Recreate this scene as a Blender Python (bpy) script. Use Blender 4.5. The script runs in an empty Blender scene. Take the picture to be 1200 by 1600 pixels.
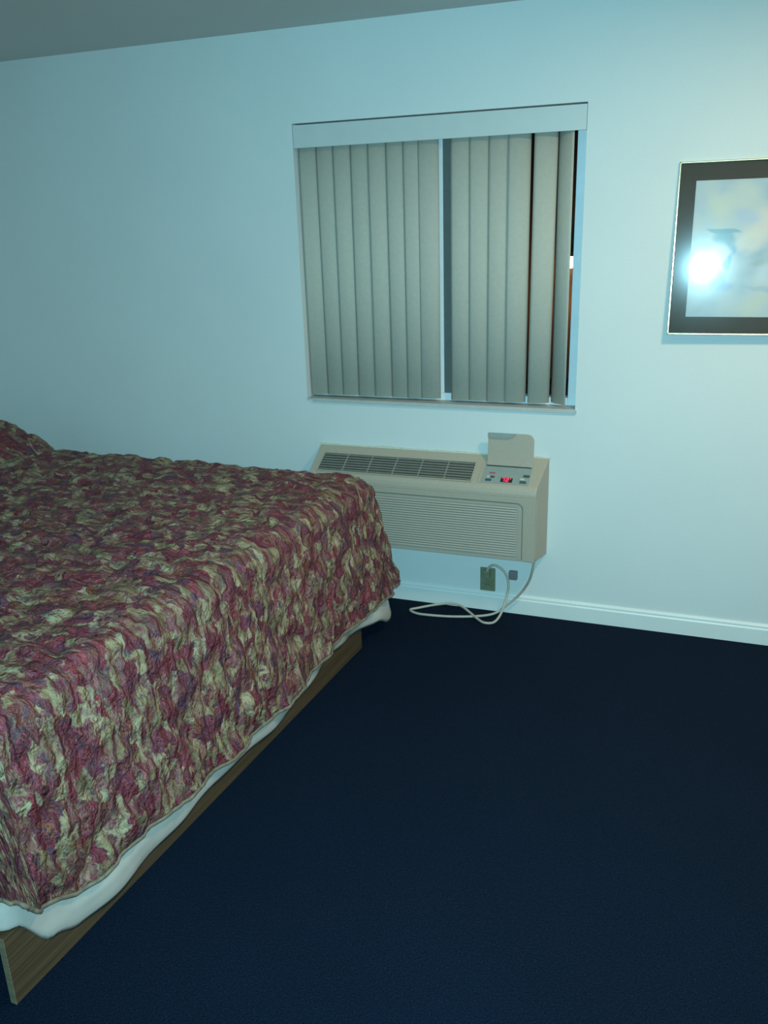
import bpy, bmesh, math, random
from mathutils import Vector, Matrix, noise as mn

random.seed(7)
S = bpy.context.scene
COL = S.collection
R = math.radians

# ------------------------------------------------------------------ helpers
def link(o, parent=None):
    COL.objects.link(o)
    if parent is not None:
        o.parent = parent
    return o

def tag(o, label=None, cat=None, group=None, kind=None):
    if label: o['label'] = label
    if cat: o['category'] = cat
    if group: o['group'] = group
    if kind: o['kind'] = kind
    return o

def empty(name, loc=(0, 0, 0), rot=(0, 0, 0), label=None, cat=None, group=None, kind=None):
    o = bpy.data.objects.new(name, None)
    o.location = loc
    o.rotation_euler = rot
    o.empty_display_size = 0.1
    link(o)
    return tag(o, label, cat, group, kind)

def obj(name, bm, mat, parent=None, smooth=False, bevel=0.0, seg=2, solid=0.0, off=-1.0, auto=None):
    bmesh.ops.recalc_face_normals(bm, faces=bm.faces[:])
    me = bpy.data.meshes.new(name)
    bm.to_mesh(me)
    bm.free()
    for m in (mat if isinstance(mat, (list, tuple)) else [mat]):
        me.materials.append(m)
    if smooth:
        for p in me.polygons:
            p.use_smooth = True
    o = bpy.data.objects.new(name, me)
    link(o, parent)
    if solid:
        md = o.modifiers.new('Solidify', 'SOLIDIFY')
        md.thickness = solid
        md.offset = off
    if bevel:
        md = o.modifiers.new('Bevel', 'BEVEL')
        md.width = bevel
        md.segments = seg
        md.limit_method = 'ANGLE'
        md.angle_limit = R(35)
    return o

def box(bm, x0, x1, y0, y1, z0, z1, mtx=None):
    vs = [bm.verts.new(v) for v in ((x0, y0, z0), (x1, y0, z0), (x1, y1, z0), (x0, y1, z0),
                                    (x0, y0, z1), (x1, y0, z1), (x1, y1, z1), (x0, y1, z1))]
    if mtx is not None:
        for v in vs: v.co = mtx @ v.co
    for f in ((0, 3, 2, 1), (4, 5, 6, 7), (0, 1, 5, 4), (1, 2, 6, 5), (2, 3, 7, 6), (3, 0, 4, 7)):
        bm.faces.new([vs[i] for i in f])
    return vs

def BM(*boxes):
    bm = bmesh.new()
    for b in boxes: box(bm, *b)
    return bm

def prism(bm, pts, ext, mtx=None):
    """closed polygon pts (3D) swept by vector ext"""
    a = [bm.verts.new(Vector(p)) for p in pts]
    b = [bm.verts.new(Vector(p) + Vector(ext)) for p in pts]
    if mtx is not None:
        for v in a + b: v.co = mtx @ v.co
    n = len(a)
    bm.faces.new(a)
    bm.faces.new(b[::-1])
    for i in range(n):
        bm.faces.new((a[i], a[(i + 1) % n], b[(i + 1) % n], b[i]))

def tube(bm, pts, r, n=10, cap=True):
    pts = [Vector(p) for p in pts]
    rings = []
    up = Vector((0, 0, 1))
    prev = None
    for i, p in enumerate(pts):
        t = (pts[min(i + 1, len(pts) - 1)] - pts[max(i - 1, 0)]).normalized()
        if prev is None:
            u = t.cross(up)
            if u.length < 1e-4: u = t.cross(Vector((1, 0, 0)))
            u.normalize()
        else:
            u = (prev - t * prev.dot(t)).normalized()
        prev = u
        w = t.cross(u)
        rr = r[i] if isinstance(r, (list, tuple)) else r
        rings.append([bm.verts.new(p + (u * math.cos(a) + w * math.sin(a)) * rr)
                      for a in [2 * math.pi * k / n for k in range(n)]])
    for a, b in zip(rings, rings[1:]):
        for k in range(n):
            bm.faces.new((a[k], a[(k + 1) % n], b[(k + 1) % n], b[k]))
    if cap:
        bm.faces.new(rings[0][::-1])
        bm.faces.new(rings[-1])

def spline(pts, sub=10):
    """Catmull-Rom through pts"""
    P = [Vector(p) for p in pts]
    P = [P[0] * 2 - P[1]] + P + [P[-1] * 2 - P[-2]]
    out = []
    for i in range(1, len(P) - 2):
        p0, p1, p2, p3 = P[i - 1:i + 3]
        for k in range(sub):
            t = k / sub
            out.append(0.5 * ((2 * p1) + (p2 - p0) * t + (2 * p0 - 5 * p1 + 4 * p2 - p3) * t * t
                              + (3 * p1 - p0 - 3 * p2 + p3) * t ** 3))
    out.append(P[-2])
    return out

def lerp_table(tab, x):
    if x <= tab[0][0]: return tab[0][1]
    for (a, b), (c, d) in zip(tab, tab[1:]):
        if x <= c:
            t = (x - a) / (c - a)
            t = t * t * (3 - 2 * t)
            return b + (d - b) * t
    return tab[-1][1]

def sstep(a, b, x):
    t = max(0.0, min(1.0, (x - a) / (b - a)))
    return t * t * (3 - 2 * t)

# ------------------------------------------------------------------ materials
class NT:
    def __init__(s, name):
        s.m = bpy.data.materials.new(name)
        s.m.use_nodes = True
        s.t = s.m.node_tree
        s.t.nodes.clear()
        s.out = s.t.nodes.new('ShaderNodeOutputMaterial')
    def n(s, ty, inputs=None, **kw):
        nd = s.t.nodes.new(ty)
        for k, v in kw.items(): setattr(nd, k, v)
        for k, v in (inputs or {}).items():
            if isinstance(v, bpy.types.NodeSocket): s.t.links.new(v, nd.inputs[k])
            else: nd.inputs[k].default_value = v
        return nd
    def math(s, op, a, b=0.0):
        nd = s.n('ShaderNodeMath', operation=op)
        for i, v in enumerate((a, b)):
            if isinstance(v, bpy.types.NodeSocket): s.t.links.new(v, nd.inputs[i])
            else: nd.inputs[i].default_value = v
        return nd.outputs[0]
    def mix(s, fac, a, b, mode='MIX'):
        nd = s.n('ShaderNodeMix', data_type='RGBA', blend_type=mode)
        for sock, v in ((nd.inputs[0], fac), (nd.inputs[6], a), (nd.inputs[7], b)):
            if isinstance(v, bpy.types.NodeSocket): s.t.links.new(v, sock)
            else: sock.default_value = v if not isinstance(v, tuple) or len(v) == 4 else (*v, 1)
        return nd.outputs[2]
    def ramp(s, fac, stops, interp='LINEAR'):
        nd = s.n('ShaderNodeValToRGB')
        cr = nd.color_ramp
        cr.interpolation = interp
        while len(cr.elements) < len(stops): cr.elements.new(0.5)
        for e, (p, c) in zip(cr.elements, stops):
            e.position = p
            e.color = (*c, 1) if len(c) == 3 else c
        s.t.links.new(fac, nd.inputs[0])
        return nd.outputs[0]
    def finish(s, color, rough=0.6, metallic=0.0, spec=0.5, bump=None, bstr=0.3, bdist=0.01, sheen=0.0, emis=None, estr=0.0):
        p = s.n('ShaderNodeBsdfPrincipled', {'Metallic': metallic, 'Specular IOR Level': spec})
        for k, v in (('Base Color', color), ('Roughness', rough)):
            if isinstance(v, bpy.types.NodeSocket): s.t.links.new(v, p.inputs[k])
            elif isinstance(v, tuple): p.inputs[k].default_value = (*v[:3], 1)
            else: p.inputs[k].default_value = v
        if sheen: p.inputs['Sheen Weight'].default_value = sheen
        if emis:
            p.inputs['Emission Color'].default_value = (*emis, 1)
            p.inputs['Emission Strength'].default_value = estr
        if bump is not None:
            b = s.n('ShaderNodeBump', {'Strength': bstr, 'Distance': bdist, 'Height': bump})
            s.t.links.new(b.outputs[0], p.inputs['Normal'])
        s.t.links.new(p.outputs[0], s.out.inputs[0])
        return s.m

def simple(name, col, rough=0.55, metallic=0.0, spec=0.5, nscale=40.0, var=0.06, bstr=0.05, bdist=0.002, emis=None, estr=0.0):
    t = NT(name)
    tc = t.n('ShaderNodeTexCoord')
    nz = t.n('ShaderNodeTexNoise', {'Vector': tc.outputs['Object'], 'Scale': nscale, 'Detail': 3.0})
    lo = tuple(c * (1 - var) for c in col)
    hi = tuple(min(1, c * (1 + var)) for c in col)
    c = t.ramp(nz.outputs[0], [(0.3, lo), (0.7, hi)])
    return t.finish(c, rough, metallic, spec, nz.outputs[0], bstr, bdist, emis=emis, estr=estr)

def wall_mat(name, col):
    t = NT(name)
    tc = t.n('ShaderNodeTexCoord')
    a = t.n('ShaderNodeTexNoise', {'Vector': tc.outputs['Object'], 'Scale': 2.2, 'Detail': 3.0})
    b = t.n('ShaderNodeTexNoise', {'Vector': tc.outputs['Object'], 'Scale': 170.0, 'Detail': 3.0})
    c = t.ramp(a.outputs[0], [(0.3, tuple(v * 0.965 for v in col)), (0.7, col)])
    c2 = t.mix(0.10, c, b.outputs['Color'], 'OVERLAY')
    return t.finish(c2, 0.75, 0, 0.25, b.outputs[0], 0.18, 0.002)

def carpet_mat():
    t = NT('carpet_navy')
    tc = t.n('ShaderNodeTexCoord')
    a = t.n('ShaderNodeTexNoise', {'Vector': tc.outputs['Object'], 'Scale': 210.0, 'Detail': 2.0, 'Roughness': 0.7})
    b = t.n('ShaderNodeTexNoise', {'Vector': tc.outputs['Object'], 'Scale': 3.0, 'Detail': 4.0})
    v = t.n('ShaderNodeTexVoronoi', {'Vector': tc.outputs['Object'], 'Scale': 260.0})
    c = t.ramp(a.outputs[0], [(0.30, CARPET_LO), (0.62, CARPET_MID), (0.78, CARPET_HI)])
    c = t.mix(t.math('MULTIPLY', b.outputs[0], 0.45), c, CARPET_LO)
    h = t.math('ADD', a.outputs[0], t.math('MULTIPLY', v.outputs['Distance'], 0.8))
    return t.finish(c, 0.95, 0, 0.08, h, 0.7, 0.006, sheen=0.0)

CARPET_LO, CARPET_MID, CARPET_HI = (0.0025, 0.0070, 0.015), (0.0070, 0.0155, 0.037), (0.022, 0.036, 0.070)

def spread_mat():
    t = NT('floral_quilt_fabric')
    uv0 = t.n('ShaderNodeUVMap', uv_map='flat').outputs[0]
    uv = t.n('ShaderNodeVectorMath', {0: uv0, 1: (1.42, 1.05, 1.0)}, operation='MULTIPLY').outputs[0]
    wn = t.n('ShaderNodeTexNoise', {'Vector': uv, 'Scale': 15.0, 'Detail': 3.0, 'Roughness': 0.6})
    off = t.n('ShaderNodeVectorMath', {0: wn.outputs['Color'], 1: (0.5, 0.5, 0.5)}, operation='SUBTRACT')
    off = t.n('ShaderNodeVectorMath', {0: off.outputs[0], 'Scale': 0.095}, operation='SCALE')
    wv = t.n('ShaderNodeVectorMath', {0: uv, 1: off.outputs[0]}, operation='ADD').outputs[0]
    # ground: khaki / olive / cool grey-green patches
    g = t.n('ShaderNodeTexNoise', {'Vector': wv, 'Scale': 11.0, 'Detail': 2.0})
    ground = t.ramp(g.outputs[0], [(0.32, (0.14, 0.088, 0.048)), (0.48, (0.30, 0.205, 0.110)), (0.60, (0.42, 0.310, 0.185)), (0.72, (0.27, 0.235, 0.16))])
    # leaves and petals
    v = t.n('ShaderNodeTexVoronoi', {'Vector': wv, 'Scale': 21.0, 'Randomness': 1.0}, feature='SMOOTH_F1')
    v.inputs['Smoothness'].default_value = 0.35
    sep = t.n('ShaderNodeSeparateColor', {0: v.outputs['Color']})
    pet = t.ramp(sep.outputs[0], [(0.0, (0.12, 0.036, 0.046)), (0.30, (0.19, 0.034, 0.044)), (0.45, (0.28, 0.060, 0.072)),
                                  (0.60, (0.10, 0.050, 0.080)), (0.75, (0.21, 0.065, 0.035)), (0.90, (0.27, 0.12, 0.11))])
    m1 = t.ramp(sep.outputs[1], [(0.26, (0, 0, 0)), (0.52, (1, 1, 1))])
    # feathered veins inside the petals
    w = t.n('ShaderNodeTexWave', {'Vector': wv, 'Scale': 34.0, 'Distortion': 5.0, 'Detail': 3.0, 'Detail Scale': 1.6})
    veins = t.ramp(w.outputs[1], [(0.25, (0.07, 0.035, 0.055)), (0.55, (0.5, 0.5, 0.5)), (0.85, (0.95, 0.85, 0.7))])
    pet2 = t.mix(0.40, pet, veins, 'OVERLAY')
    c = t.mix(m1, ground, pet2)
    # second, larger layer of burgundy sprays
    n2 = t.n('ShaderNodeTexNoise', {'Vector': wv, 'Scale': 20.0, 'Detail': 4.0, 'Roughness': 0.65, 'Distortion': 0.6})
    m2 = t.ramp(n2.outputs[0], [(0.50, (0, 0, 0)), (0.62, (1, 1, 1))])
    c = t.mix(t.math('MULTIPLY', m2, 0.8), c, (0.17, 0.030, 0.052))
    n3 = t.n('ShaderNodeTexNoise', {'Vector': wv, 'Scale': 27.0, 'Detail': 3.0, 'Distortion': 0.4})
    m3 = t.ramp(n3.outputs[0], [(0.60, (0, 0, 0)), (0.66, (1, 1, 1))])
    c = t.mix(t.math('MULTIPLY', m3, 0.7), c, (0.070, 0.048, 0.060))
    n4 = t.n('ShaderNodeTexNoise', {'Vector': uv, 'Scale': 260.0, 'Detail': 2.0})
    c = t.mix(0.25, c, n4.outputs['Color'], 'OVERLAY')
    # quilting puckers
    q = t.n('ShaderNodeTexNoise', {'Vector': uv, 'Scale': 38.0, 'Detail': 3.0, 'Distortion': 0.8})
    st = t.n('ShaderNodeTexWave', {'Vector': wv, 'Scale': 6.0, 'Distortion': 3.0, 'Detail': 1.0})
    h = t.math('ADD', q.outputs[0], t.math('MULTIPLY', st.outputs[1], 0.5))
    return t.finish(c, 0.62, 0, 0.35, h, 0.9, 0.016)

def wood_mat(name, lo, hi):
    t = NT(name)
    tc = t.n('ShaderNodeTexCoord')
    mp = t.n('ShaderNodeMapping', {'Vector': tc.outputs['Object'], 'Scale': (6.0, 1.2, 60.0)})
    nz = t.n('ShaderNodeTexNoise', {'Vector': mp.outputs[0], 'Scale': 2.0, 'Detail': 6.0, 'Distortion': 0.6})
    c = t.ramp(nz.outputs[0], [(0.3, lo), (0.7, hi)])
    return t.finish(c, 0.5, 0, 0.4, nz.outputs[0], 0.1, 0.002)

def glass_mat(name, lobes, ior=1.5, tint=(1, 1, 1)):
    """thin clear pane: transparent with Fresnel-weighted gloss"""
    t = NT(name)
    fr = t.n('ShaderNodeFresnel', {'IOR': ior})
    tr = t.n('ShaderNodeBsdfTransparent', {'Color': (*tint, 1)})
    g = None
    for rough, wgt in lobes:
        gl = t.n('ShaderNodeBsdfAnisotropic' if False else 'ShaderNodeBsdfGlossy', {'Roughness': rough, 'Color': (1, 1, 1, 1)})
        if g is None: g = gl.outputs[0]
        else:
            mx = t.n('ShaderNodeMixShader', {0: wgt, 1: g, 2: gl.outputs[0]})
            g = mx.outputs[0]
    mx = t.n('ShaderNodeMixShader', {0: fr.outputs[0], 1: tr.outputs[0], 2: g})
    t.t.links.new(mx.outputs[0], t.out.inputs[0])
    return t.m

def print_mat():
    """pale wash of a vase of flowers, plain generic floral print"""
    t = NT('floral_print_paper')
    tc = t.n('ShaderNodeTexCoord')
    nz = t.n('ShaderNodeTexNoise', {'Vector': tc.outputs['Object'], 'Scale': 14.0, 'Detail': 4.0})
    off = t.n('ShaderNodeVectorMath', {0: nz.outputs['Color'], 1: (0.5, 0.5, 0.5)}, operation='SUBTRACT')
    off = t.n('ShaderNodeVectorMath', {0: off.outputs[0], 'Scale': 0.045}, operation='SCALE')
    pv = t.n('ShaderNodeVectorMath', {0: tc.outputs['Object'], 1: off.outputs[0]}, operation='ADD').outputs[0]
    n2 = t.n('ShaderNodeTexNoise', {'Vector': tc.outputs['Object'], 'Scale': 7.0, 'Detail': 3.0})
    c = t.ramp(n2.outputs[0], [(0.3, (0.34, 0.42, 0.46)), (0.5, (0.45, 0.50, 0.51)), (0.7, (0.52, 0.53, 0.47))])
    def blob(c, x, z, rx, rz, col, amt, soft=0.45):
        d = t.n('ShaderNodeVectorMath', {0: pv, 1: (x, 0, z)}, operation='SUBTRACT')
        d = t.n('ShaderNodeVectorMath', {0: d.outputs[0], 1: (1 / rx, 0, 1 / rz)}, operation='MULTIPLY')
        l = t.n('ShaderNodeVectorMath', {0: d.outputs[0]}, operation='LENGTH')
        f = t.ramp(l.outputs['Value'], [(soft, (amt, amt, amt)), (1.0, (0, 0, 0))])
        return t.mix(f, c, col)
    for b in PRINT_BLOBS: c = blob(c, *b)
    return t.finish(c, 0.7, 0, 0.2)

# blobs in picture space: x from the print's left edge, z from its bottom
PRINT_BLOBS = [
    (0.085, 0.398, 0.06, 0.05, (0.58, 0.58, 0.46), 0.45), (0.160, 0.428, 0.07, 0.05, (0.57, 0.57, 0.47), 0.4),
    (0.250, 0.328, 0.09, 0.07, (0.66, 0.58, 0.50), 0.7), (0.330, 0.388, 0.09, 0.06, (0.56, 0.57, 0.46), 0.5),
    (0.200, 0.268, 0.07, 0.05, (0.66, 0.60, 0.52), 0.7), (0.180, 0.353, 0.06, 0.035, (0.38, 0.46, 0.58), 0.6),
    (0.105, 0.306, 0.075, 0.0075, (0.20, 0.34, 0.40), 0.8, 0.7), (0.110, 0.280, 0.046, 0.038, (0.22, 0.36, 0.42), 0.85, 0.6),
    (0.128, 0.250, 0.032, 0.020, (0.24, 0.38, 0.44), 0.7, 0.5), (0.097, 0.218, 0.042, 0.055, (0.62, 0.58, 0.62), 0.8),
    (0.132, 0.193, 0.016, 0.032, (0.20, 0.33, 0.55), 0.85, 0.5), (0.145, 0.233, 0.010, 0.022, (0.24, 0.34, 0.48), 0.6),
    (0.100, 0.128, 0.036, 0.048, (0.28, 0.38, 0.55), 0.8, 0.5), (0.130, 0.103, 0.028, 0.020, (0.30, 0.38, 0.52), 0.6),
    (0.240, 0.193, 0.040, 0.014, (0.33, 0.40, 0.38), 0.7), (0.250, 0.103, 0.09, 0.012, (0.33, 0.42, 0.50), 0.6),
    (0.270, 0.153, 0.06, 0.05, (0.56, 0.60, 0.62), 0.6), (0.420, 0.298, 0.10, 0.11, (0.62, 0.56, 0.55), 0.6),
    (0.470, 0.188, 0.08, 0.06, (0.34, 0.42, 0.46), 0.6),
]

M = {}
M['wall'] = wall_mat('painted_wall_white', (0.74, 0.745, 0.72))
M['ceiling'] = wall_mat('painted_ceiling', (0.66, 0.63, 0.60))
M['base'] = simple('baseboard_white_gloss', (0.80, 0.80, 0.76), 0.35, nscale=6, var=0.03)
M['carpet'] = carpet_mat()
M['frame_white'] = simple('window_frame_white', (0.78, 0.79, 0.80), 0.35, nscale=20, var=0.03)
M['dark_strip'] = simple('sash_strip_grey', (0.13, 0.13, 0.115), 0.6)
M['sill'] = simple('window_sill_paint', (0.50, 0.50, 0.47), 0.45, nscale=20, var=0.05)
M['valance'] = simple('valance_vinyl', (0.62, 0.63, 0.60), 0.4, nscale=15, var=0.02)
M['vane'] = simple('vane_ivory_vinyl', (0.53, 0.485, 0.405), 0.75, spec=0.15, nscale=60, var=0.03, bstr=0.1)
M['pane'] = glass_mat('window_glass', [(0.02, 0)], 1.5, (0.9, 0.93, 0.92))
M['ac'] = simple('ac_beige_plastic', (0.46, 0.378, 0.292), 0.45, nscale=90, var=0.03, bstr=0.08)
M['ac_panel'] = simple('ac_panel_greige', (0.44, 0.370, 0.298), 0.45, nscale=90, var=0.03, bstr=0.08)
M['ac_dark'] = simple('slot_shade_dark', (0.030, 0.036, 0.038), 0.7)  # near-black stands in for the shade inside slots
M['ac_gap_shade'] = simple('louver_gap_shade', (0.21, 0.185, 0.15), 0.7)  # shade between the louvres as a darker colour
M['ac_vent_shade'] = simple('vent_shade_dark', (0.085, 0.085, 0.075), 0.7)
M['ac_ctrl'] = simple('ac_control_plate', (0.30, 0.33, 0.30), 0.4, nscale=60, var=0.04)
M['ac_louver'] = simple('ac_louver_grey', (0.30, 0.27, 0.22), 0.5)
M['button'] = simple('button_dark_grey', (0.07, 0.09, 0.09), 0.3)
M['button_light'] = simple('button_light_grey', (0.55, 0.56, 0.52), 0.3)
M['display'] = simple('display_window', (0.05, 0.012, 0.018), 0.2)
M['digit'] = simple('display_red_segments', (0.6, 0.03, 0.06), 0.4, emis=(1.0, 0.03, 0.10), estr=1.6)
M['red_mark'] = simple('red_print', (0.45, 0.06, 0.10), 0.5)
M['caulk'] = simple('caulk_cream', (0.66, 0.62, 0.50), 0.7, nscale=80, var=0.1, bstr=0.3)
M['cord'] = simple('cord_cream', (0.50, 0.44, 0.35), 0.5)
M['olive'] = simple('outlet_olive', (0.19, 0.20, 0.125), 0.45, var=0.1)
M['plug'] = simple('plug_grey_plastic', (0.20, 0.18, 0.18), 0.5)
M['brass'] = simple('brass_frame_metal', (0.80, 0.66, 0.42), 0.22, metallic=1.0, nscale=120, var=0.05)
M['mat'] = simple('mat_board_dark_brown', (0.050, 0.042, 0.030), 0.8, nscale=200, var=0.2)
M['print'] = print_mat()
M['pic_glass'] = glass_mat('picture_glass', [(0.037, 0), (0.15, 0.11)], 1.5)
M['spread'] = spread_mat()
M['hem'] = simple('spread_hem_binding', (0.20, 0.15, 0.10), 0.7, nscale=60, var=0.3)
M['sheet'] = simple('white_satin_sheet', (0.56, 0.475, 0.415), 0.30, nscale=14, var=0.06, bstr=0.15, bdist=0.01)
M['mattress'] = simple('mattress_ticking', (0.42, 0.44, 0.40), 0.8)
M['wood'] = wood_mat('bed_base_wood', (0.065, 0.036, 0.018), (0.125, 0.074, 0.038))
M['wood_edge'] = wood_mat('bed_base_edge', (0.20, 0.16, 0.10), (0.28, 0.23, 0.14))
M['asphalt'] = simple('asphalt', (0.04, 0.04, 0.042), 0.9)
M['stucco'] = simple('brown_stucco', (0.30, 0.17, 0.10), 0.9, nscale=3, var=0.2)
M['black_metal'] = simple('lantern_black_metal', (0.02, 0.02, 0.02), 0.5)
M['lantern'] = simple('lantern_glass_lit', (0.9, 0.8, 0.6), 0.4, emis=(1.0, 0.84, 0.55), estr=6.0)

# ------------------------------------------------------------------ room shell
XL, XR, YF, H = -3.66, 2.30, -4.45, 2.44
WX0, WX1, WZ0, WZ1 = -1.704, -0.497, 0.937, 2.088      # window opening
T = 0.16
bm = BM((XL, WX0, 0, T, 0, H), (WX1, XR, 0, T, 0, H), (WX0, WX1, 0, T, 0, WZ0), (WX0, WX1, 0, T, WZ1, H))
bmesh.ops.remove_doubles(bm, verts=bm.verts[:], dist=1e-5)
tag(obj('wall_back', bm, M['wall']), kind='structure')
tag(obj('wall_left', BM((XL - 0.1, XL, YF, T, 0, H)), M['wall']), kind='structure')
tag(obj('wall_right', BM((XR, XR + 0.1, YF, T, 0, H)), M['wall']), kind='structure')
tag(obj('wall_front', BM((XL - 0.1, XR + 0.1, YF - 0.1, YF, 0, H)), M['wall']), kind='structure')
tag(obj('floor', BM((XL - 0.1, XR + 0.1, YF - 0.1, T, -0.06, 0)), M['carpet']), kind='structure')
tag(obj('ceiling', BM((XL - 0.1, XR + 0.1, YF - 0.1, T, H, H + 0.06)), M['ceiling']), kind='structure')

# baseboard with a small stepped top moulding
def baseboard(name, y, x0, x1):
    bm = bmesh.new()
    prof = [(0, 0.0), (-0.013, 0.0), (-0.013, 0.066), (-0.0095, 0.072), (-0.0095, 0.080), (-0.004, 0.088), (0, 0.089)]
    prism(bm, [(x0, y + a, b) for a, b in prof], (x1 - x0, 0, 0))
    return tag(obj(name, bm, M['base']), kind='structure')
baseboard('baseboard_back', -0.0005, XL, XR)
bm = bmesh.new()
prism(bm, [(XR - 0.0005 + a, YF, b) for a, b in [(0, 0), (-0.013, 0), (-0.013, 0.066), (-0.0095, 0.08), (0, 0.089)]], (0, -YF - 0.02, 0))
tag(obj('baseboard_right', bm, M['base']), kind='structure')

# ------------------------------------------------------------------ window
win = tag(empty('window_1', ((WX0 + WX1) / 2, 0.1, WZ0)), kind='structure')
def wpart(name, bm, mat, **k):
    o = obj(name, bm, mat, None, **k)
    o.parent = win
    o.matrix_parent_inverse = Matrix.Translation(win.location).inverted()
    o['kind'] = 'structure'
    return o
fy0, fy1 = 0.080, 0.135
fw = 0.044
e = 0.0008
bm = BM((WX0 + e, WX0 + fw, fy0, fy1, WZ0 + e, WZ1 - e), (WX1 - fw, WX1 - e, fy0, fy1, WZ0 + e, WZ1 - e),
        (WX0 + fw, WX1 - fw, fy0, fy1, WZ0 + e, WZ0 + 0.037), (WX0 + fw, WX1 - fw, fy0, fy1, WZ1 - fw, WZ1 - e))
wpart('window_frame', bm, M['frame_white'], bevel=0.002)
# fixed sash on the left, sliding sash stile in the middle
wpart('meeting_stile', BM((-1.125, -1.079, fy0 + 0.004, fy0 + 0.030, WZ0 + 0.037, WZ1 - fw)), M['frame_white'], bevel=0.002)
wpart('sash_strip', BM((-1.0785, -1.032, fy0 + 0.012, fy0 + 0.030, WZ0 + 0.037, WZ1 - fw)), M['dark_strip'], bevel=0.001)  # plain dark grey strip right of the stile
wpart('glass_pane', BM((WX0 + fw, -1.09, fy0 + 0.016, fy0 + 0.020, WZ0 + 0.037, WZ1 - fw)), M['pane'])
wpart('glass_pane', BM((-1.09, WX1 - fw, fy0 + 0.036, fy0 + 0.040, WZ0 + 0.037, WZ1 - fw)), M['pane'])
wpart('window_sill', BM((WX0 + e, WX1 - e, -0.008, fy0, WZ0 - 0.0, WZ0 + 0.006), (WX0 + 0.03, WX1 + 0.006, -0.011, -0.0005, WZ0 - 0.010, WZ0 + 0.004)), M['sill'], bevel=0.001)

# ------------------------------------------------------------------ vertical blind
blind = empty('vertical_blind', ((WX0 + WX1) / 2, 0.03, WZ1 - 0.09),
              label='ivory vertical blind with a flat valance hanging in the window opening', cat='blind')
BI = Matrix.Translation(blind.location).inverted()
def bpart(name, bm, mat, **k):
    o = obj(name, bm, mat, blind, **k)
    o.matrix_parent_inverse = BI
    return o
vz0 = WZ1 - 0.094
bm = BM((WX0 + 0.002, WX1 - 0.002, 0.002, 0.006, vz0, WZ1 - 0.006), (WX0 + 0.002, WX0 + 0.005, 0.006, 0.06, vz0, WZ1 - 0.006),
        (WX1 - 0.005, WX1 - 0.002, 0.006, 0.06, vz0, WZ1 - 0.006))
bpart('valance', bm, M['valance'], bevel=0.001)
bpart('head_rail', BM((WX0 + 0.008, WX1 - 0.008, 0.025, 0.062, WZ1 - 0.062, WZ1 - 0.012)), M['frame_white'], bevel=0.003)
def vane(cx, rot, lean=0.0, w=0.089, z0=0.953, z1=2.026, sag=0.009, y=0.042):
    bm = bmesh.new()
    n = 8
    rows = []
    for z in (z0, z1):
        row = []
        for i in range(n + 1):
            u = (i / n - 0.5)
            px, py = u * w, -sag * (1 - 4 * u * u) + sag * 0.5
            c, s = math.cos(rot), math.sin(rot)
            row.append(bm.verts.new((cx + px * c - py * s + (lean if z == z0 else 0.0), y + px * s + py * c, z)))
        rows.append(row)
    for i in range(n):
        bm.faces.new((rows[0][i], rows[0][i + 1], rows[1][i + 1], rows[1][i]))
    # hanger tab and stem into the rail
    o = bpart('vane', bm, M['vane'], smooth=True, solid=0.0012, off=0)
    bm = BM((cx - 0.006, cx + 0.006, y - 0.002, y + 0.002, z1 - 0.012, z1 + 0.012))
    obj('vane_hanger', bm, M['frame_white'], o)
    return o
VANES = [(-1.655, 9, 0), (-1.577, 5, 0.002), (-1.499, 10, 0), (-1.421, 6, -0.002), (-1.343, 11, 0), (-1.265, 5, 0.002), (-1.190, 9, 0), (-1.128, 5, 0),
         (-0.990, 3, 0), (-0.912, 9, 0.001), (-0.834, 6, 0), (-0.756, 12, 0), (-0.653, 12, -0.004), (-0.581, -40, 0.003)]
for k, (cx, rot, lean) in enumerate(VANES):
    vane(cx, R(rot), lean, z0=0.953 + 0.003 * random.random())

# ------------------------------------------------------------------ air conditioner
AXL, AXR = -1.645, -0.593
ac = empty('wall_air_conditioner', ((AXL + AXR) / 2, 0, 0.298),
           label='beige through-wall air conditioner with an open control flap under the window', cat='air conditioner')
AI = Matrix.Translation(ac.location).inverted()
def apart(name, bm, mat, parent=None, **k):
    o = obj(name, bm, mat, parent or ac, **k)
    if parent is None: o.matrix_parent_inverse = AI
    return o
def ac_x(x, d):
    """side draft: the case narrows a little towards the room"""
    t = (x - AXL) / (AXR - AXL)
    return x + d / 0.17 * (0.006 * (1 - t) - 0.022 * t)
prof = [(0.001, 0.298), (0.001, 0.728), (0.012, 0.730), (0.150, 0.650), (0.161, 0.641), (0.168, 0.629), (0.1715, 0.614), (0.172, 0.598),
        (0.157, 0.598), (0.157, 0.335), (0.150, 0.318)]
bm = bmesh.new()
for xs in (0,):
    A = [bm.verts.new((ac_x(AXL, d), -d, z)) for d, z in prof]
    B = [bm.verts.new((ac_x(AXR, d), -d, z)) for d, z in prof]
    bm.faces.new(A); bm.faces.new(B[::-1])
    for i in range(len(prof)):
        j = (i + 1) % len(prof)
        bm.faces.new((A[i], A[j], B[j], B[i]))
apart('case', bm, M['ac'], bevel=0.004, seg=3)
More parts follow.
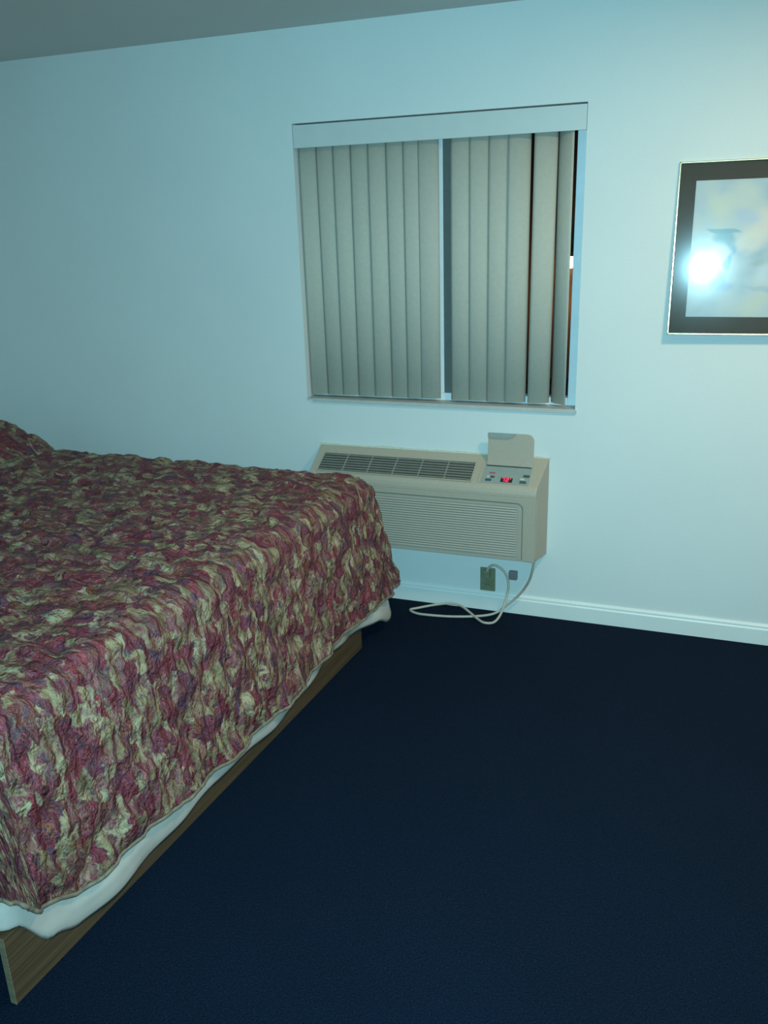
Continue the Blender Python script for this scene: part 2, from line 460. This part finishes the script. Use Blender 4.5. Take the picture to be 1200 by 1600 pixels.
# U-shaped front surround round the intake panel
oxl, oxr = ac_x(AXL, 0.172) + 0.0003, ac_x(AXR, 0.172) - 0.0003
ixl, ixr, izt, rad = -1.572, -0.668, 0.575, 0.026
pts = [(oxl, 0.320), (oxl, 0.5995), (oxr, 0.5995), (oxr, 0.320), (ixr, 0.320)]
for k in range(7):
    a = k / 6 * math.pi / 2
    pts.append((ixr - rad + rad * math.cos(a), izt - rad + rad * math.sin(a)))
for k in range(7):
    a = math.pi / 2 + k / 6 * math.pi / 2
    pts.append((ixl + rad + rad * math.cos(a), izt - rad + rad * math.sin(a)))
pts.append((ixl, 0.320))
bm = bmesh.new()
prism(bm, [(x, -0.1717, z) for x, z in pts], (0, 0.020, 0))
apart('front_surround', bm, M['ac'], bevel=0.002)
# intake panel with horizontal louvres
g = 0.0035
pts = [(ixl + g, 0.319), (ixr - g, 0.319)]
r2 = rad - g
for k in range(7):
    a = k / 6 * math.pi / 2
    pts.append((ixr - g - r2 + r2 * math.cos(a), izt - g - r2 + r2 * math.sin(a)))
for k in range(7):
    a = math.pi / 2 + k / 6 * math.pi / 2
    pts.append((ixl + g + r2 + r2 * math.cos(a), izt - g - r2 + r2 * math.sin(a)))
bm = bmesh.new()
prism(bm, [(x, -0.1665, z) for x, z in pts], (0, 0.009, 0))
panel = apart('intake_panel', bm, M['ac_panel'], bevel=0.001)
apart('gap_shade_plate', BM((ixl + 0.03, ixr - 0.027, -0.1668, -0.1664, 0.339, 0.558)), M['ac_gap_shade'], panel)  # flat dark plate, louvre gap shade put into its colour
bm = bmesh.new()
nl = 20
for k in range(nl):
    z = 0.345 + k * (0.552 - 0.345) / (nl - 1)
    x1 = ixr - 0.0265
    prism(bm, [(ixl + 0.03, -0.1664, z - 0.0036), (ixl + 0.03, -0.1722, z - 0.0030), (ixl + 0.03, -0.1702, z + 0.0034), (ixl + 0.03, -0.1664, z + 0.0036)], (x1 - ixl - 0.03, 0, 0))
apart('intake_grille', bm, M['ac_panel'], panel)
# right-hand rib band of the panel
apart('side_lip', BM((ixr - 0.020, ixr - 0.010, -0.1685, -0.166, 0.330, 0.548)), M['ac_panel'], panel, bevel=0.001)

# slope frame: u along x, v down the slope, w outwards
sl = Vector((0, -0.138, -0.080)).normalized()
nrm = Vector((0, -0.080, 0.138)).normalized()
SM = Matrix((( 1, sl.x, nrm.x, 0), (0, sl.y, nrm.y, -0.012), (0, sl.z, nrm.z, 0.730), (0, 0, 0, 1)))
def sbox(bm, x0, x1, v0, v1, w0, w1):
    box(bm, x0, x1, v0, v1, w0, w1, SM)
gx0, gx1, gv0, gv1 = -1.602, -0.897, 0.052, 0.160
bm = bmesh.new()
sbox(bm, gx0, gx1, gv0, gv1, -0.002, 0.0006)
grille = apart('discharge_grille', bm, M['ac_vent_shade'])  # solid plate, the shade behind the slats is in its dark colour
bm = bmesh.new()
for k in range(7):                                     # slats of the discharge grille
    v = gv0 + 0.008 + k * (gv1 - gv0 - 0.016) / 6
    prism(bm, [(gx0, v - 0.0042, 0.0007), (gx0, v + 0.0020, 0.0007), (gx0, v + 0.0040, 0.0046), (gx0, v - 0.0010, 0.0040)], (gx1 - gx0, 0, 0), SM)
apart('louver', bm, M['ac_louver'], grille)
for k in range(1, 6):
    x = gx0 + k * (gx1 - gx0) / 6
    bm = bmesh.new()
    sbox(bm, x - 0.0025, x + 0.0025, gv0, gv1, 0.0008, 0.0034)
    apart('grille_divider', bm, M['ac_louver'], grille)
bm = bmesh.new()
for (a, b, c, d) in ((gx0 - 0.006, gx0, gv0 - 0.006, gv1 + 0.006), (gx1, gx1 + 0.006, gv0 - 0.006, gv1 + 0.006),
                     (gx0, gx1, gv0 - 0.006, gv0), (gx0, gx1, gv1, gv1 + 0.006)):
    sbox(bm, a, b, c, d, -0.001, 0.0048)
apart('grille_rim', bm, M['ac'], grille, bevel=0.0012)

# control plate with buttons, lamp and red figures
cx0, cx1, cv0, cv1 = -0.852, -0.652, 0.056, 0.162
bm = bmesh.new()
sbox(bm, cx0, cx1, cv0, cv1, -0.001, 0.0014)
ctrl = apart('control_panel', bm, M['ac_ctrl'], bevel=0.0008)
bm = bmesh.new()
sbox(bm, cx0 + 0.004, cx1 - 0.004, cv0 + 0.001, cv0 + 0.009, 0.0015, 0.0022)
apart('hinge_shade_strip', bm, M['ac_dark'], ctrl)  # raised dark strip that paints the shade of the recess
bm = bmesh.new()
for (a, b, c, d) in ((cx0 - 0.014, cx0 - 0.004, cv0 - 0.01, cv1),):
    sbox(bm, a, b, c, d, -0.001, 0.004)
apart('control_rib', bm, M['ac'], ctrl, bevel=0.0015)
def button(x, v, w=0.024, h=0.012, light=True):
    bm = bmesh.new()
    sbox(bm, x - w / 2, x + w / 2, v - h / 2, v + h / 2, 0.0015, 0.0050)
    o = apart('button', bm, M['button'], ctrl, bevel=0.0015)
    if light:
        bm = bmesh.new()
        sbox(bm, x - w * 0.36, x + w * 0.10, v - h * 0.45, v + h * 0.05, 0.0051, 0.0056)
    return o
def cap(x, v, w, h):
    bm = bmesh.new()
    sbox(bm, x - w / 2, x + w / 2, v - h / 2, v + h / 2, 0.0015, 0.0058)
    apart('button_cap', bm, M['button_light'], ctrl, bevel=0.001)
button(-0.823, 0.146, 0.026, 0.011); button(-0.809, 0.127, 0.018, 0.010); cap(-0.826, 0.129, 0.012, 0.009)
button(-0.677, 0.147, 0.028, 0.012); button(-0.668, 0.112, 0.026, 0.013); cap(-0.682, 0.132, 0.018, 0.009)
bm = bmesh.new(); sbox(bm, -0.827, -0.801, 0.101, 0.107, 0.0015, 0.0024)
apart('indicator_mark', bm, M['red_mark'], ctrl)
bm = bmesh.new(); sbox(bm, -0.772, -0.722, 0.128, 0.153, 0.0015, 0.0026)
disp = apart('display', bm, M['display'], ctrl, bevel=0.0006)
SEG = {'7': 'abc', '2': 'abged', '0': 'abcdef'}
def digit(ch, x, v, w=0.011, h=0.019, t=0.0028):
    bm = bmesh.new()
    q = {'a': (0, w, 0, t), 'g': (0, w, h / 2 - t / 2, h / 2 + t / 2), 'd': (0, w, h - t, h),
         'b': (w - t, w, 0, h / 2), 'c': (w - t, w, h / 2, h), 'f': (0, t, 0, h / 2), 'e': (0, t, h / 2, h)}
    for s in SEG[ch]:
        a, b, c, d = q[s]
        sbox(bm, x + a, x + b, v + c, v + d, 0.0027, 0.0034)
    apart('digit', bm, M['digit'], disp)
digit('7', -0.765, 0.1315); digit('2', -0.749, 0.1315)
bm = bmesh.new(); sbox(bm, -0.733, -0.729, 0.1315, 0.1355, 0.0027, 0.0034)
apart('degree_dot', bm, M['digit'], disp)

# open control flap standing up from the hinge
hz, hd = 0.7035, 0.060
fh = 0.136
fx0, fx1 = -0.846, -0.651
pts = [(fx0, 0), (fx1, 0), (fx1, fh - 0.028)]
for k in range(1, 7):
    a = k / 6 * math.pi / 2
    pts.append((fx1 - 0.028 + 0.028 * math.cos(a), fh - 0.028 + 0.028 * math.sin(a)))
pts += [(fx0, fh)]
lean = Matrix.Translation((0, -hd, hz)) @ Matrix.Rotation(R(-4), 4, 'X')
bm = bmesh.new()
prism(bm, [(x, 0, z) for x, z in pts], (0, 0.006, 0), lean)
flap = apart('control_flap', bm, M['ac'], bevel=0.0015)
bm = bmesh.new()
prism(bm, [(fx0, -0.0001, fh - 0.019), (fx0 + 0.092, -0.0001, fh - 0.019), (fx0 + 0.108, -0.0001, fh - 0.012), (fx0 + 0.122, -0.0001, fh), (fx0, -0.0001, fh)], (0, -0.009, 0), lean)
apart('finger_grip', bm, M['ac_ctrl'], flap, bevel=0.001)  # darker plate colour carries the shade on the grip
bm = bmesh.new()
prism(bm, [(fx0 - 0.002, -0.004, -0.004), (fx1 + 0.002, -0.004, -0.004), (fx1 + 0.002, -0.004, 0.016), (fx0 - 0.002, -0.004, 0.016)], (0, 0.009, 0), lean)
apart('hinge', bm, M['ac'], flap, bevel=0.002)
# caulk line where the case meets the wall
bm = bmesh.new()
n = 90
prevp = None
top = []; bot = []
for i in range(n + 1):
    x = AXL - 0.004 + (AXR - AXL + 0.008) * i / n
    hgt = 0.005 + 0.007 * max(0, mn.noise(Vector((x * 9, 1.3, 0)))) + 0.003 * mn.noise(Vector((x * 40, 4.3, 0)))
    bot.append((x, 0.7275)); top.append((x, 0.7295 + max(0.001, hgt)))
prism(bm, [(x, -0.0006, z) for x, z in bot + top[::-1]], (0, -0.004, 0))
apart('caulk', bm, M['caulk'])

# ------------------------------------------------------------------ outlet, plug, cord
out = empty('electrical_outlet', (-0.8535, 0, 0.148), label='olive outlet cover plate on the wall below the air conditioner', cat='outlet')
OI = Matrix.Translation(out.location).inverted()
o = obj('cover_plate', BM((-0.8885, -0.8185, -0.007, -0.0005, 0.0925, 0.2055)), M['olive'], out, bevel=0.003); o.matrix_parent_inverse = OI
for z in (0.125, 0.172):
    bm = bmesh.new()
    pr = [(-0.8535 + 0.017 * math.cos(a), -0.0072, z + 0.0145 * math.sin(a)) for a in [2 * math.pi * k / 20 for k in range(20)]]
    prism(bm, pr, (0, -0.002, 0))
    so = obj('socket', bm, M['olive'], out); so.matrix_parent_inverse = OI
    for dx in (-0.0065, 0.0065):
        obj('slot', BM((-0.8535 + dx - 0.0012, -0.8535 + dx + 0.0012, -0.0098, -0.0090, z - 0.004, z + 0.005)), M['ac_dark'], so)
bm = BM((-0.755, -0.717, -0.026, -0.0006, 0.166, 0.206))
tag(obj('wall_jack', bm, M['plug'], bevel=0.005, seg=3), 'small grey block on the wall to the right of the olive outlet', 'wall jack')

cpts = [(-0.622, -0.120, 0.335), (-0.626, -0.118, 0.300), (-0.632, -0.110, 0.262), (-0.650, -0.085, 0.200), (-0.690, -0.055, 0.125), (-0.745, -0.050, 0.062),
        (-0.800, -0.070, 0.018), (-0.870, -0.100, 0.0065), (-0.990, -0.140, 0.0060), (-1.110, -0.155, 0.0060), (-1.160, -0.148, 0.0065), (-1.185, -0.125, 0.0065), (-1.160, -0.100, 0.0065),
        (-1.090, -0.060, 0.014), (-1.020, -0.045, 0.024), (-0.965, -0.055, 0.024), (-0.920, -0.085, 0.015), (-0.870, -0.130, 0.0085), (-0.830, -0.158, 0.0065), (-0.790, -0.145, 0.0085),
        (-0.768, -0.110, 0.035), (-0.755, -0.070, 0.090), (-0.748, -0.050, 0.145), (-0.757, -0.045, 0.190), (-0.780, -0.045, 0.222), (-0.815, -0.042, 0.236), (-0.840, -0.036, 0.222),
        (-0.8500, -0.032, 0.200)]
cord = empty('power_cord', (-0.83, -0.12, 0.0), label='cream power cord looping from the air conditioner onto the carpet', cat='cord')
CI = Matrix.Translation(cord.location).inverted()
bm = bmesh.new(); tube(bm, spline(cpts, 8), 0.0056, 10)
o = obj('cable', bm, M['cord'], cord, smooth=True); o.matrix_parent_inverse = CI
bm = BM((-0.868, -0.838, -0.040, -0.0100, 0.162, 0.202))
o = obj('plug', bm, M['olive'], cord, bevel=0.006, seg=3); o.matrix_parent_inverse = CI

# ------------------------------------------------------------------ framed picture
PW, PH = 0.82, 0.610
pic = empty('framed_picture', (-0.160, -0.0360, 1.256), rot=(R(-3.3), 0, R(0.88)),
            label='brass framed floral print with a dark mat hanging on the wall right of the window', cat='picture')
fwid, fdep = 0.007, 0.024
def pbm(*b): return BM(*b)
bm = bmesh.new()
for pts, ext in (([(0, 0), (PW, 0), (PW - fwid, fwid), (fwid, fwid)], 0), ([(0, PH), (fwid, PH - fwid), (PW - fwid, PH - fwid), (PW, PH)], 0),
                 ([(0, 0), (fwid, fwid), (fwid, PH - fwid), (0, PH)], 0), ([(PW, 0), (PW, PH), (PW - fwid, PH - fwid), (PW - fwid, fwid)], 0)):
    prism(bm, [(x, 0.012, z) for x, z in pts], (0, -fdep, 0))
obj('frame', bm, M['brass'], pic, bevel=0.0022, seg=3)
obj('mat_board', BM((fwid, PW - fwid, -0.004, 0.004, fwid, PH - fwid)), M['mat'], pic)
mw, mh = 0.062, 0.066
pr = obj('print', BM((0, PW - 2 * mw, -0.0012, 0, 0, PH - 2 * mh)), M['print'], pic)
pr.location = (mw, -0.0045, mh)
obj('glass', BM((fwid, PW - fwid, -0.0090, -0.0080, fwid, PH - fwid)), M['pic_glass'], pic)

# ------------------------------------------------------------------ bed
BYAW = R(-3.36)
BA = Vector((-1.373, -2.399, 0))
dv = Vector((-math.sin(BYAW), math.cos(BYAW), 0))
nv = Vector((dv.y, -dv.x, 0))
BL, BW = 2.03, 2.095                  # length to the head, width across the foot
BMX = Matrix(((-nv.x, dv.x, 0, BA.x), (-nv.y, dv.y, 0, BA.y), (0, 0, 1, 0), (0, 0, 0, 1)))   # local (b, a, z): b away from foot, a along foot
def bedobj(name, bm, mat, parent=None, **k):
    for v in bm.verts: v.co = BMX @ v.co
    return obj(name, bm, mat, parent, **k)
bed = empty('platform_bed', tuple(BA), label='low platform bed with a brown wooden box base standing on the carpet', cat='bed')
BDI = Matrix.Translation(bed.location).inverted()
def bp(name, bm, mat, parent=None, **k):
    o = bedobj(name, bm, mat, parent or bed, **k); o.matrix_parent_inverse = BDI
    return o
bp('foot_panel', BM((0, 0.018, 0, 1.876, 0.001, 0.190)), M['wood'], bevel=0.001)
bp('panel_edge', BM((0.0, 0.018, -0.0012, -0.0001, 0.001, 0.190)), M['wood_edge'])
bp('side_panel', BM((0.019, BL - 0.05, 0.10, 0.118, 0.001, 0.189)), M['wood'])
bp('side_panel', BM((0.019, BL - 0.05, 1.858, 1.876, 0.001, 0.189)), M['wood'])
bp('deck', BM((0.019, BL - 0.03, 0.0, 1.876, 0.175, 0.1895)), M['wood'])
tag(bedobj('mattress', BM((0.03, BL - 0.01, 0.03, BW - 0.03, 0.1905, 0.640)), M['mattress'], bevel=0.06, seg=4),
    'thick mattress on the wooden base, covered by the bedspread', 'mattress')

# quilted bedspread: flat cloth coordinates (s across the bed, t from foot to head) folded over the mattress
RI, RO = 0.09, 0.085
A0, A1, B0 = RI, BW - RI, RI
def top_z(a, b):
    z = 0.703 - 0.008 * b
    edge = 1.75 + 0.05 * math.sin(a * 5.0) + 0.10 * sstep(1.75, 1.2, a)
    u = max(0.0, min(1.0, (b - edge) / 0.42))
    split = 1 - 0.35 * math.exp(-((a - 0.95) / 0.10) ** 2)
    z += 0.130 * (1 - (1 - u) ** 2.2) * split
    if edge - 0.10 < b < edge + 0.02:
        z -= 0.010 * math.exp(-((b - edge + 0.02) / 0.025) ** 2)
    return z
HEM = [(-0.4, 0.37), (-0.06, 0.37), (0.0, 0.285), (0.10, 0.20), (0.22, 0.150), (0.42, 0.165), (0.60, 0.160), (0.88, 0.125), (1.10, 0.130), (1.40, 0.160), (1.62, 0.170), (1.86, 0.185), (2.2, 0.205)]
def quilt(s, t):
    p = Vector((s, t, 0))
    h = 0.010 * mn.noise(p * 13) + 0.009 * mn.noise(p * 27 + Vector((3, 1, 2)))
    # stitched channels
    rid = 0.25 + 0.75 * sstep(-0.02, 0.15, t)          # long creases run along the top, fading over the edge
    h += rid * (0.0095 * mn.noise(Vector((s * 21, t * 4.5, 7.0))) + 0.0045 * mn.noise(Vector((s * 46, t * 8, 3.0))))
    c1 = abs(math.sin((s + 0.4 * t) * 17 + 1.8 * mn.noise(p * 5)))
    c2 = abs(math.sin((t - 0.4 * s) * 17 + 1.8 * mn.noise(p * 5 + Vector((9, 2, 1)))))
    h += 0.014 * (min(c1, c2) ** 0.5) - 0.008
    return h
s0, s1 = A0 - 1.0, A1 + 1.0           # normalised outside range: 1.0 == hem
bm = bmesh.new()
uvl = bm.loops.layers.uv.new('flat')
def sample(n, core0, core1, outer0, outer1, m_out, m_in):
    L = []
    if outer0: L += [core0 - outer0 * (1 - i / m_out) for i in range(m_out)]
    L += [core0 + (core1 - core0) * i / m_in for i in range(m_in + 1)]
    if outer1: L += [core1 + outer1 * (i + 1) / m_out for i in range(m_out)]
    return L
DROP = 0.60
ss = sample(0, A0, A1, DROP, DROP, 50, 190)
ts = sample(0, B0, BL, DROP, 0, 46, 150)
grid = []
flat = {}
for s in ss:
    row = []
    for t in ts:
        ca, cb = min(max(s, A0), A1), max(t, B0)
        da, db = s - ca, t - cb
        eu = max(abs(da), abs(db)) / DROP       # 0..1 from core edge to hem
        zt = top_z(ca, cb)
        if eu < 1e-9:
            pos = Vector((cb, ca, zt)); n = Vector((0, 0, 1))
        else:
            ln = math.hypot(da, db)
            # shear the square corner flap into a fan
            na, nb = da / ln, db / ln
            kn = sstep(0.02, 0.5, s)            # tighter to the mattress at the near corner
            sq = 1.0 + (1.0 / (abs(na) ** 4 + abs(nb) ** 4) ** 0.25 - 1.0) * kn
            fold_a = ca + na * RI
            corner = min(abs(da), abs(db)) / max(abs(da), abs(db))
            hz_ = lerp_table(HEM, ca + na * 0.15)
            if s < A0: hz_ = 0.37 + (hz_ - 0.37) * sstep(0.0, 0.55, -nb)
            arc = math.pi / 2 * RO
            total = arc + (zt - RO - hz_)
            el = eu * total
            if el < arc:
                th = el / RO
                h, z = RO * math.sin(th), zt - RO * (1 - math.cos(th))
                n = Vector((nb * math.sin(th), na * math.sin(th), math.cos(th)))
            else:
                k = (el - arc) / (total - arc)
                wave = 0.010 * math.sin((s + t) * 9.0 + 1.0) + 0.008 * math.sin((s - t * 1.3) * 21.0)
                fl = 0.050 + 0.010 * corner + 0.022 * sstep(1.7, 2.1, ca + na * .2)
                h = RO + (k * fl + wave * k) * (0.62 + 0.38 * kn)
                z = zt - RO - (el - arc)
                n = Vector((nb, na, 0.12)).normalized()
            pos = Vector((cb + nb * h * sq, ca + na * h * sq, z))
        ang = max(abs(da), abs(db))
        pos += n * quilt(s, t)
        v = bm.verts.new(BMX @ pos)
        flat[v] = (s, t)
        row.append(v)
    grid.append(row)
for i in range(len(ss) - 1):
    for j in range(len(ts) - 1):
        f = bm.faces.new((grid[i][j], grid[i + 1][j], grid[i + 1][j + 1], grid[i][j + 1]))
        for lp in f.loops: lp[uvl].uv = flat[lp.vert]
spread_edge = [grid[0][j].co.copy() for j in range(len(ts) - 1, -1, -1)] + [grid[i][0].co.copy() for i in range(len(ss))] + [grid[-1][j].co.copy() for j in range(len(ts))]
spread = obj('bedspread', bm, M['spread'], smooth=True, solid=0.010, off=-1)
tag(spread, 'quilted burgundy and khaki floral bedspread draped over the bed', 'bedspread')
bm = bmesh.new(); tube(bm, spread_edge[::2], 0.006, 6)
obj('hem_binding', bm, M['hem'], spread, smooth=True)

# white sheet showing under the spread
SHEET = [(-1.9, 0.16), (-0.9, 0.15), (-0.60, 0.17), (-0.12, 0.165), (-0.03, 0.205), (0.03, 0.195), (0.13, 0.078), (0.22, 0.040), (0.38, 0.036), (0.60, 0.048), (0.82, 0.064), (1.05, 0.052), (1.24, 0.048), (1.45, 0.085),
         (1.60, 0.115), (1.80, 0.105), (1.94, 0.10), (2.05, 0.055), (2.14, 0.070), (2.30, 0.12), (2.7, 0.15)]
bm = bmesh.new()
rows = []
N = 430
w0, w1 = -1.95, 4.0
for i in range(N + 1):
    w = w0 + (w1 - w0) * i / N
    rc = 0.05
    if w < 0: base, nr = Vector((-w, 0.0, 0)), Vector((0, -1, 0))
    elif w <= BW: base, nr = Vector((0, w, 0)), Vector((-1, 0, 0))
    else: base, nr = Vector((w - BW, BW, 0)), Vector((0, 1, 0))
    # round the two corners
    if -rc < w < rc:
        k = (w + rc) / (2 * rc) * math.pi / 2
        nr = Vector((-math.sin(k), -math.cos(k), 0)); base = Vector((rc, rc, 0)) + nr * rc
    if BW - rc < w < BW + rc:
        k = (w - BW + rc) / (2 * rc) * math.pi / 2
        nr = Vector((-math.cos(k), math.sin(k), 0)); base = Vector((rc, BW - rc, 0)) + nr * rc
    zl = lerp_table(SHEET, w)
    row = []
    m = 14
    for j in range(m + 1):
        k = j / m
        z = 0.30 + (zl - 0.30) * k
        p = Vector((w * 3, z * 4, 5))
        o_ = 0.006 + 0.020 * k * math.sin(k * math.pi * 0.9) * (0.6 + 0.6 * mn.noise(Vector((w * 4, 2, 0)))) + 0.014 * mn.noise(p * 1.7) * k + 0.006 * math.sin(w * 23 + z * 8) * k
        o_ = max(0.004, o_ * (0.35 + 0.65 * sstep(0.25, 0.7, abs(w))) if z > 0.12 and w < 0.8 else max(0.006, o_)) + 0.050 * k * sstep(1.75, 2.05, w)
        if k > 0.93: o_ -= 0.006
        q = base + nr * o_
        row.append(bm.verts.new(BMX @ Vector((q.x, q.y, z))))
    rows.append(row)
for a, b in zip(rows, rows[1:]):
    for j in range(len(a) - 1):
        bm.faces.new((a[j], b[j], b[j + 1], a[j + 1]))
tag(obj('bed_sheet', bm, M['sheet'], smooth=True, solid=0.003, off=0), 'white satin sheet hanging out below the bedspread', 'sheet')

# ------------------------------------------------------------------ outside, seen through the gaps of the blind
tag(obj('ground_outside', BM((-14, 10, 0.6, 16, -3.1, -3.0)), M['asphalt']), kind='structure')
bld = empty('building', (-2.6, 13.0, -3.0), label='brown stucco building lit at night outside the window', cat='building')
BDI2 = Matrix.Translation(bld.location).inverted()
for nm, b, mt in (('facade', BM((-9, 4, 13.0, 13.4, -3.0, 3.2)), 'stucco'), ('roof_edge', BM((-9.2, 4.2, 12.8, 13.5, 3.2, 3.4)), 'black_metal'),
                  ('ledge', BM((-9, 4, 12.9, 13.0, -1.35, -1.25)), 'black_metal')):
    o = obj(nm, b, M[mt], bld); o.matrix_parent_inverse = BDI2
lan = empty('wall_lantern', (-2.515, 12.9, 0.9), label='glowing lantern on the building outside the window', cat='lantern')
def lp(nm, bm, mt):
    o = obj(nm, bm, M[mt], lan); return o
lp('back_plate', BM((-0.07, 0.07, 0.06, 0.0995, -0.10, 0.22)), 'black_metal')
bm = bmesh.new(); tube(bm, [(0, 0.06, 0.18), (0, -0.02, 0.22), (0, -0.09, 0.20), (0, -0.10, 0.16)], 0.012, 8); lp('bracket', bm, 'black_metal')
bm = bmesh.new(); tube(bm, [(0, -0.10, -0.10), (0, -0.10, -0.04), (0, -0.10, 0.05), (0, -0.10, 0.11)], [0.05, 0.075, 0.085, 0.06], 14); lp('globe', bm, 'lantern')
bm = bmesh.new(); tube(bm, [(0, -0.10, 0.11), (0, -0.10, 0.13), (0, -0.10, 0.17)], [0.11, 0.10, 0.02], 14); lp('hood', bm, 'black_metal')

# ------------------------------------------------------------------ lights
def light(name, ty, loc, energy, color, **k):
    L = bpy.data.lights.new(name, ty)
    L.energy = energy
    L.color = color
    for a, b in k.items(): setattr(L, a, b)
    o = bpy.data.objects.new(name, L)
    o.location = loc
    COL.objects.link(o)
    return o
light('facade_fill', 'POINT', (-2.5, 12.3, 0.3), 14.0, (1.0, 0.55, 0.25), shadow_soft_size=0.1)  # orange fill added below the lantern to light the facade

# camera
f_px, pitch, roll, yaw = 1341.0, R(18.66), R(-1.78), R(-21.02)
C0 = Vector((0, -3.507, 1.692))
fwd = Vector((math.sin(yaw) * math.cos(pitch), math.cos(yaw) * math.cos(pitch), -math.sin(pitch)))
r0 = Vector((math.cos(yaw), -math.sin(yaw), 0))
u0 = r0.cross(fwd)
rt = r0 * math.cos(roll) + u0 * math.sin(roll)
up = -r0 * math.sin(roll) + u0 * math.cos(roll)
cam = bpy.data.cameras.new('camera')
cam.sensor_fit = 'VERTICAL'
cam.sensor_height = 36.0
cam.lens = f_px / 1600 * 36.0
cam.clip_start = 0.02
co = bpy.data.objects.new('camera', cam)
CM = Matrix(((rt.x, up.x, -fwd.x, C0.x), (rt.y, up.y, -fwd.y, C0.y), (rt.z, up.z, -fwd.z, C0.z), (0, 0, 0, 1)))
co.matrix_world = CM
COL.objects.link(co)
S.camera = co

# the phone's own flash, beside the lens
FLASH_E, FLASH_C = 368.0, (0.362, 0.832, 1.0)
fl = light('phone_flash', 'SPOT', C0 + up * 0.018 + rt * 0.006, FLASH_E, FLASH_C, spot_size=R(125), spot_blend=1.0, shadow_soft_size=0.012)
fl.rotation_euler = CM.to_euler()
# tungsten ceiling lamp of the room
light('ceiling_lamp', 'AREA', (0.38, -1.30, 2.42), 24.0, (1.0, 0.845, 0.54), shape='DISK', size=0.26)

w = bpy.data.worlds.new('night')
S.world = w
w.use_nodes = True
w.node_tree.nodes['Background'].inputs[0].default_value = (0.004, 0.005, 0.010, 1)
w.node_tree.nodes['Background'].inputs[1].default_value = 1.0

vs = S.view_settings
vs.view_transform = 'Standard'
vs.look = 'None'
vs.gamma = 1.0
vs.exposure = 0.0
vs.use_curve_mapping = False
